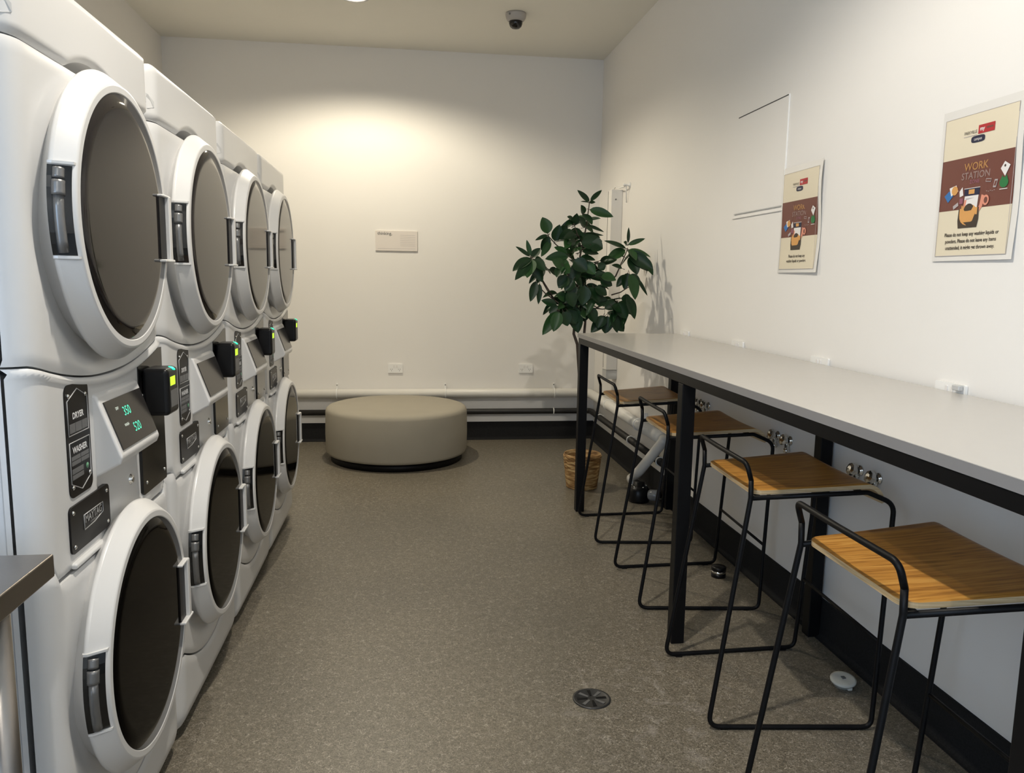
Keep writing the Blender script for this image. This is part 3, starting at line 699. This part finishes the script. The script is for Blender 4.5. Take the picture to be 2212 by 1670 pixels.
# ------------------------------------------------------------------ pipes along the back and right walls
xr = XR-.055; yb = YB-.055
b = MB(); b.tube(fillet([(XL+.002, yb, .400), (xr, yb, .400), (xr, 4.46, .400)], [0, .07, 0], 8), .0375, 'pipe', 24)
pp = b.build('white_waste_pipe'); tag(pp, 'thick white waste pipe running low along the back and right walls', 'pipe')
for x in (-1.35, -.558, .320, 1.231):
    b = MB()
    b.tube([(x, yb+.0395*math.sin(t), .400-.0395*math.cos(t)) for t in [PI/2 - PI*1.5 + PI*2*q/28 for q in range(29)]], .0045, 'gpo', 6)
    b.box(x-.008, x+.008, yb+.030, YB-.001, .432, .478, 'gpo'); b.lathe([(.005, 0), (.003, .003)], (x, yb+.030, .466), (0, -1, 0), 'hinge', 10)
    b.build('pipe_clip', pp)
for y in (5.75, 4.95):
    b = MB(); b.tube([(xr+.0395*math.cos(t), y, .400+.0395*math.sin(t)) for t in [2*PI*q/28 for q in range(29)]], .0045, 'gpo', 6)
    b.box(xr+.03, XR-.001, y-.008, y+.008, .432, .478, 'gpo'); b.build('pipe_clip', pp)
yb2 = YB-.036; xr2 = XR-.036
b = MB(); b.tube(fillet([(XL+.002, yb2, .243), (xr2, yb2, .243), (xr2, 4.42, .243)], [0, .05, 0], 8), .0235, 'blackpipe', 20)
pb = b.build('black_insulated_pipe'); tag(pb, 'slim black insulated pipe under the thick white pipe', 'pipe')
for x in (-.558, 1.231):
    b = MB(); b.tube([(x, yb2+.0255*math.cos(t), .243+.0255*math.sin(t)) for t in [2*PI*q/24 for q in range(25)]], .005, 'gpo', 6); b.box(x-.009, x+.009, yb2+.015, YB-.001, .225, .262, 'gpo'); b.build('pipe_clip', pb)
for y in (6.08, 5.20, 4.55):
    b = MB(); b.tube([(xr2+.0255*math.cos(t), y, .243+.0255*math.sin(t)) for t in [2*PI*q/24 for q in range(25)]], .005, 'gpo', 6); b.box(xr2+.015, XR-.001, y-.009, y+.009, .225, .262, 'gpo'); b.build('pipe_clip', pb)
# branch pipe going down to the floor pump
e = empty('floor_pump', (1.45, 4.47, 0), 'small black floor pump with chrome fittings fed by a slanting white pipe', 'pump')
o = Vector((1.45, 4.47, 0))
b = MB(); b.tube([Vector(p)-o for p in fillet([(xr, 4.462, .400), (xr, 4.435, .400), (1.425, 4.56, .185), (1.400, 4.61, .130)], [0, .04, .03, 0], 6)], .031, 'pipe', 20); b.build('branch_pipe', e)
b = MB(); b.lathe([(.036, 0), (.036, .03)], (-.045, .135, .125), (-.25, .6, -.35), 'pipe', 20); b.build('pipe_socket', e)
b = MB(); b.lathe([(.062, .002), (.066, .02), (.066, .075), (.050, .095), (.036, .10), (.036, .125), (.0, .125)], (-.035, .06, 0), (0, 0, 1), 'blackp', 28); b.build('pump_body', e)
for a in range(5): 
    an = a*1.257; b = MB(); b.lathe([(.007, 0), (.007, .006), (.003, .008)], (-.035+.044*math.cos(an), .06+.044*math.sin(an), .094), (0, 0, 1), 'chrome', 10); b.build('bolt', e)
b = MB(); b.lathe([(.028, 0), (.034, .012), (.034, .055), (.02, .068), (0, .07)], (.01, .0, .055), (.8, -.6, .1), 'clearbowl', 20); b.build('filter_bowl', e)
b = MB(); b.tube([(.05, .02, .03), (.10, .05, .03), (.105, .10, .06)], .012, 'blackp', 10); b.build('outlet_hose', e)

# square conduit box with a hook in the right corner
e = empty('wall_conduit', (XR, 5.80, .60), 'tall narrow white conduit box on the right wall behind the tree', 'conduit')
MB().box(-.086, -.001, -.06, .06, .07, 1.405, 'wall').build('cover', e, .003)
MB().box(-.084, -.001, -.058, .058, 0, .068, 'grey_plastic').build('end_section', e, .002)
MB().box(-.088, -.086, .028, .032, .08, 1.40, 'notch').build('cover_joint', e)
MB().lathe([(.006, 0), (.006, .002)], (-.053, -.060, 1.335), (0, -1, 0), 'hinge', 10).build('screw', e)
b = MB(); b.lathe([(.022, 0), (.022, .004), (.010, .010), (.007, .035), (.011, .045), (.0, .052)], (XR, 5.56, 2.02), (-1, 0, 0), 'gpo', 20)
k = b.build('wall_hook'); tag(k, 'small white round wall hook beside the top of the conduit', 'hook')
b = MB(); b.tube([(XR-.028, 5.555, 2.022), (XR-.034, 5.60, 2.01), (XR-.04, 5.70, 2.012), (XR-.05, 5.77, 2.03), (XR-.055, 5.80, 2.008)], .005, 'gpo', 8); b.tube([(XR-.028, 5.555, 2.022), (XR-.02, 5.585, 1.98), (XR-.010, 5.60, 1.90)], .004, 'gpo', 8)
k = b.build('looped_cord'); tag(k, 'thin white cord looped from the hook to the conduit top', 'cord')

# ------------------------------------------------------------------ wall fittings
def outlet(loc, axis, label, group, w_=.118, h_=.074):
    """plate facing -y ('y') or -x ('x')"""
    e = empty('power_outlet', loc, label, 'outlet', group)
    if axis == 'y': ex, n = Vector((1, 0, 0)), Vector((0, -1, 0))
    else: ex, n = Vector((0, -1, 0)), Vector((-1, 0, 0))
    z = Vector((0, 0, 1))
    MB().prism(rrect(w_, h_, .005), n*.0005, ex, z, n*.010, 'gpo').build('cover_plate', e, .002)
    for s_ in (-1, 1):
        MB().prism(rrect(.010, .018, .002, cx=s_*.012, cy_=h_*.24), n*.0105, ex, z, n*.003, 'pwhite').build('rocker_switch', e)
        b = MB()
        for dx, dz, a in ((-.007, .0, .5), (.007, .0, -.5), (0, -.012, 0)):
            c_, s2 = math.cos(a), math.sin(a); q = [(-.0012, -.004), (.0012, -.004), (.0012, .004), (-.0012, .004)]
            b.prism([(s_*.032+dx+x*c_-y*s2, -.006+dz+x*s2+y*c_) for x, y in q], n*.0104, ex, z, n*.0006, 'notch')
        b.build('socket_slots', e)
    return e
outlet((-.088, YB, .600), 'y', 'white double power outlet on the back wall above the ottoman', 'power outlets on the back wall')
outlet((.992, YB, .600), 'y', 'white double power outlet on the back wall left of the tree', 'power outlets on the back wall')
for y, lab in ((4.30, 'white outlet behind the counter under the tree shadow'), (3.573, 'white outlet just above the counter top, below the far poster'), (2.813, 'white outlet just above the counter top between the two posters'), (2.075, 'white outlet just above the counter top with grey plug, below the near poster')):
    e = outlet((XR, y, 1.030), 'x', lab, 'power outlets behind the counter', .128, .074)
    if y < 2.1:
        b = MB(); b.box(-.028, -.012, -.060, -.030, .020, .036, 'grey_plastic'); b.build('plug', e, .003)
# wall taps in pairs
def tap(y, label):
    e = empty('wall_tap', (XR, y, .697), label, 'tap', 'chrome wall taps under the counter')
    MB().lathe([(.020, 0), (.020, .003), (.018, .006), (.013, .009), (.013, .010)], (0, 0, 0), (-1, 0, 0), 'chrome', 28).build('wall_flange', e)
    b = MB(); b.lathe([(.012, .009), (.012, .018), (.015, .019), (.015, .024), (.0, .025)], (0, 0, 0), (-1, 0, 0), 'chrome', 20)
    b.lathe([(.010, 0), (.010, .030), (.013, .031), (.013, .046)], (-.016, 0, -.004), (0, 0, -1), 'chrome', 18); b.build('tap_body', e)
    b = MB(); b.lathe([(.008, 0), (.022, .003), (.025, .010), (.022, .018), (.011, .022), (0, .023)], (-.024, 0, .002), (-.9, 0, .3), 'chrome', 8, smooth=False); b.build('handwheel', e)
    return e
for yc, nm in ((3.962, 'above the third stool'), (3.066, 'above the second stool'), (2.445, 'nearest the camera')):
    tap(yc+.055, 'chrome wall tap under the counter, left one of the pair ' + nm)
    tap(yc-.055, 'chrome wall tap under the counter, right one of the pair ' + nm)
# flush access panel
e = empty('access_panel', (XR, 3.455, 1.90), 'flush white access panel in the right wall left of the far poster', 'panel')
MB().box(-.004, -.0003, -.245, .245, -.226, .222, 'wall').build('panel_door', e, .001)
MB().box(-.0055, -.0003, -.250, .250, .222, .2255, 'notch').build('upper_gap', e)
MB().box(-.0055, -.0003, -.250, .250, -.2300, -.2262, 'grey_plastic').build('lower_gap', e)
MB().box(-.006, -.0003, -.2545, -.2495, -.23, .226, 'gpo').build('frame_edge', e)
MB().box(-.006, -.0003, -.26, .27, -.249, -.243, 'wall').build('sill_edge', e)

# small framed notice on the back wall
e = empty('wall_notice', (-.074, YB, 1.63), 'small white rectangular notice on the back wall above the ottoman', 'sign')
MB().box(-.167, .167, -.012, -.001, -.080, .080, 'sign').build('notice_board', e, .002)
b = MB(); b.text('thinking,', .034, (-.150, -.0126, .056), (1, 0, 0), (0, 0, 1), 'dimprint', align='LEFT', bold=.0005)
for k in range(7): b.box(.030, .148, -.0126, -.012, .045-.014*k, .0465-.014*k, 'pgrey')
b.box(-.150, .148, -.0126, -.012, -.062, -.0605, 'pgrey')
b.build('notice_print', e)

# dome security camera
e = empty('dome_camera', (.733, 5.47, CEIL), 'white dome security camera with dark lens on the ceiling', 'camera')
MB().lathe([(.070, 0), (.070, -.012), (.066, -.030), (.056, -.046), (.048, -.052)], (0, 0, 0), (0, 0, 1), 'domecover', 40).build('housing', e)
MB().lathe([(.046, -.050), (.045, -.066), (.038, -.084), (.024, -.095), (0, -.099)], (0, 0, 0), (0, 0, 1), 'blackdome', 36).build('lens_dome', e)
MB().lathe([(.007, 0), (.007, .004), (0, .005)], (-.046, -.048, -.018), (-.7, -.7, -.25), 'hinge', 12).build('screw', e)

# floor items
e = empty('floor_drain', (.593, 2.318, 0), 'round dark metal floor drain cover in the open floor', 'drain')
MB().lathe([(.062, .0005), (.062, .003), (.056, .0042), (.054, .003), (0, .003)], (0, 0, 0), (0, 0, 1), 'drain', 40).build('drain_plate', e)
for k in range(8):
    a = 2*PI*k/8; b = MB(); c_, s2 = math.cos(a), math.sin(a)
    b.prism([(.014*c_-.0035*s2, .014*s2+.0035*c_), (.048*c_-.006*s2, .048*s2+.006*c_), (.048*c_+.006*s2, .048*s2-.006*c_), (.014*c_+.0035*s2, .014*s2-.0035*c_)], (0, 0, .003), (1, 0, 0), (0, 1, 0), (0, 0, .0012), 'hinge' if k % 2 else 'blackm'); b.build('rib', e)
e = empty('drain_cap', (1.462, 2.312, 0), 'dusty white round drain cap on the floor under the counter', 'cap')
MB().lathe([(.030, .001), (.030, .018), (.041, .020), (.042, .026), (.034, .029), (.010, .027), (0, .027)], (0, 0, 0), (-.10, -.16, 1), 'floorcap', 32).build('cap_disc', e)
MB().box(-.006, .006, -.006, .006, .0255, .031, 'hinge').build('square_hole', e)
MB().box(-.004, .012, -.040, -.026, .001, .024, 'floorcap').build('cap_lug', e, .003)
e = empty('floor_bollard', (1.425, 3.298, 0), 'small black and chrome round floor stop under the counter', 'door stop')
MB().lathe([(.033, .0), (.033, .018)], (0, 0, 0), (0, 0, 1), 'blackp', 28).build('base', e)
MB().lathe([(.0325, .018), (.0325, .030)], (0, 0, 0), (0, 0, 1), 'chrome', 28).build('chrome_band', e)
MB().lathe([(.033, .030), (.034, .044), (.028, .050), (0, .052)], (0, 0, 0), (0, 0, 1), 'blackp', 28).build('rubber_top', e)

# ------------------------------------------------------------------ posters
def poster(yc, zc_, W_, H_, label, lines, warp):
    e = empty('wall_poster', (XR, yc, zc_), label, 'poster', 'laminated posters on the right wall')
    def X(s_, t): # slight curl of the sheet away from the wall
        return -.0035 - warp*(.5+.5*math.cos(PI*2*(t-.15))) * (.3+.7*s_)
    def P(s_, t, d=0): return (X(s_, t)-d, (.5-s_)*W_, (.5-t)*H_)
    def grid(b, s0, s1, t0, t1, mt, d, ns=6, nt=14):
        vs = [P(s0+(s1-s0)*i/ns, t0+(t1-t0)*j/nt, d) for j in range(nt+1) for i in range(ns+1)]
        fs = [(j*(ns+1)+i, j*(ns+1)+i+1, (j+1)*(ns+1)+i+1, (j+1)*(ns+1)+i) for j in range(nt) for i in range(ns)]
        b.add(vs, fs, mt, True)
    b = MB(); ms, mt_ = .045, .035
    grid(b, -ms, 1+ms*1.6, -mt_*1.8, 1+mt_, 'sleeve', -.0006); grid(b, -ms, 1+ms*1.6, -mt_*1.8, 1+mt_, 'sleeve', -.0010)
    o = b.build('laminate_sleeve', e)
    b = MB(); grid(b, 0, 1, 0, 1, 'paper', .0003); grid(b, 0, 1, .297, .665, 'maroon', .0007)
    o = b.build('poster_sheet', e, fix=False)
    b = MB()
    D = [.0010]
    def poly(pts, mt):
        D[0] += .00004
        b.add([P(s_, t, D[0]) for s_, t in pts], [tuple(range(len(pts)))], mt)
    def rect(s0, s1, t0, t1, mt): poly([(s0, t0), (s1, t0), (s1, t1), (s0, t1)], mt)
    def ell(cs, ct, rs, mt, rtt=None, n=18): poly([(cs+rs*math.cos(2*PI*k/n), ct+(rtt or rs*W_/H_)*math.sin(2*PI*k/n)) for k in range(n)], mt)
    def txt(body, s_, t, size, mt, bold=0, ws=1, align='CENTER'):
        p = P(s_, t, .0016); b.text(body, size, p, (0, -1, 0), (0, 0, 1), mt, align=align, wscale=ws, bold=bold)
    for k in range(4): rect(0.0, 1.0, -.0 + .0, .002, 'pgrey') if k == 0 else None
    rect(0, .006, 0, 1, 'pgrey'); rect(.994, 1, 0, 1, 'pgrey'); rect(0, 1, .996, 1, 'pgrey')
    # heading marks
    txt('PARKVILLE', .385, .128, .0125, 'ink', ws=.85); rect(.29, .475, .150, .154, 'pgrey')
    rect(.49, .71, .090, .150, 'red'); txt('my', .545, .118, .015, 'pwhite', .0004); rect(.60, .69, .112, .124, 'maroon')
    poly([(.40+.095+.095*c_ + 0, .182+.024*s2) for c_, s2 in [(math.copysign(abs(math.cos(t))**.5, math.cos(t)), math.copysign(abs(math.sin(t))**.6, math.sin(t))) for t in [2*PI*k/28 for k in range(28)]]], 'navy')
    txt('campus', .495, .182, .0115, 'pwhite', ws=.9)
    # band
    txt('WORK', .50, .372, .030, 'dullorange', .0003, 1.0); txt('STATION', .50, .434, .027, 'dullgrey', .0002, 1.0); txt('ZONE', .49, .478, .014, 'ppurple', .0002)
    rect(.36, .57, .523, .572, 'navy'); rect(.355, .575, .519, .523, 'pwhite'); rect(.42, .50, .530, .562, 'orange')
    poly([(.37, .574), (.56, .574), (.55, .66), (.36, .66)], 'pwhite'); rect(.385, .54, .590, .622, 'pgrey')
    poly([(.60, .575), (.64, .585), (.62, .66), (.56, .71), (.54, .69), (.58, .65)], 'pskin'); poly([(.37, .60), (.40, .60), (.38, .68), (.35, .68)], 'pskin')
    poly([(.30, .66), (.58, .66), (.585, .745), (.57, .80), (.31, .80), (.295, .745)], 'ink')
    ell(.44, .708, .125, 'orange', .075); ell(.44, .678, .072, 'ink', .050); rect(.335, .355, .64, .70, 'orange'); rect(.315, .345, .66, .71, 'orange'); rect(.535, .56, .66, .71, 'orange')
    poly([(.07, .555), (.14, .520), (.20, .560), (.13, .605)], 'pblue'); poly([(.14, .50), (.24, .485), (.27, .53), (.17, .56)], 'pwhite'); ell(.22, .523, .045, 'orange')
    poly([(.29, .535), (.33, .505), (.35, .565), (.30, .575)], 'pwhite'); rect(.30, .35, .585, .625, 'ppurple'); poly([(.21, .635), (.28, .61), (.29, .635), (.22, .66)], 'pgrey')
    poly([(.83, .42), (.88, .375), (.95, .405), (.89, .475)], 'pwhite'); ell(.885, .405, .012, 'ink')
    ell(.88, .515, .055, 'pgreen', .035); poly([(.84, .49), (.86, .465), (.88, .50)], 'pgreen'); poly([(.88, .50), (.91, .465), (.93, .50)], 'pgreen'); rect(.83, .93, .556, .561, 'pwhite')
    poly([(.65, .470), (.72, .475), (.715, .498), (.645, .492)], 'pgrey'); poly([(.653, .474), (.716, .479), (.712, .494), (.65, .488)], 'maroon')
    poly([(.765, .485), (.805, .487), (.785, .54), (.745, .538)], 'pgrey'); poly([(.77, .495), (.797, .497), (.780, .530), (.754, .528)], 'maroon')
    for k in range(5): rect(.66+.025*k, .675+.025*k, .555+.004*(k % 2), .558+.004*(k % 2), 'pgrey')
    ell(.665, .618, .042, 'pskin', .036); ell(.665, .618, .024, 'maroon', .022)
    for k, (tx, t, sz) in enumerate(lines): txt(tx, .50, t, sz, 'ink', .0003, .88)
    b.build('poster_print', e, fix=False)
    return e
poster(2.055, 1.629, .288, .392, 'poster nearest the camera with three lines of text under a maroon work station band',
       [('Please do not keep any washing liquids or', .845, .0145), ('powders. Please do not leave any items', .893, .0145), ('unattended, it might get thrown away.', .941, .0145)], .006)
poster(3.050, 1.600, .298, .393, 'poster farther from the camera with two lines of text, right of the access panel',
       [('Please do not keep any', .865, .0165), ('washing liquids or powders.', .915, .0165)], .010)
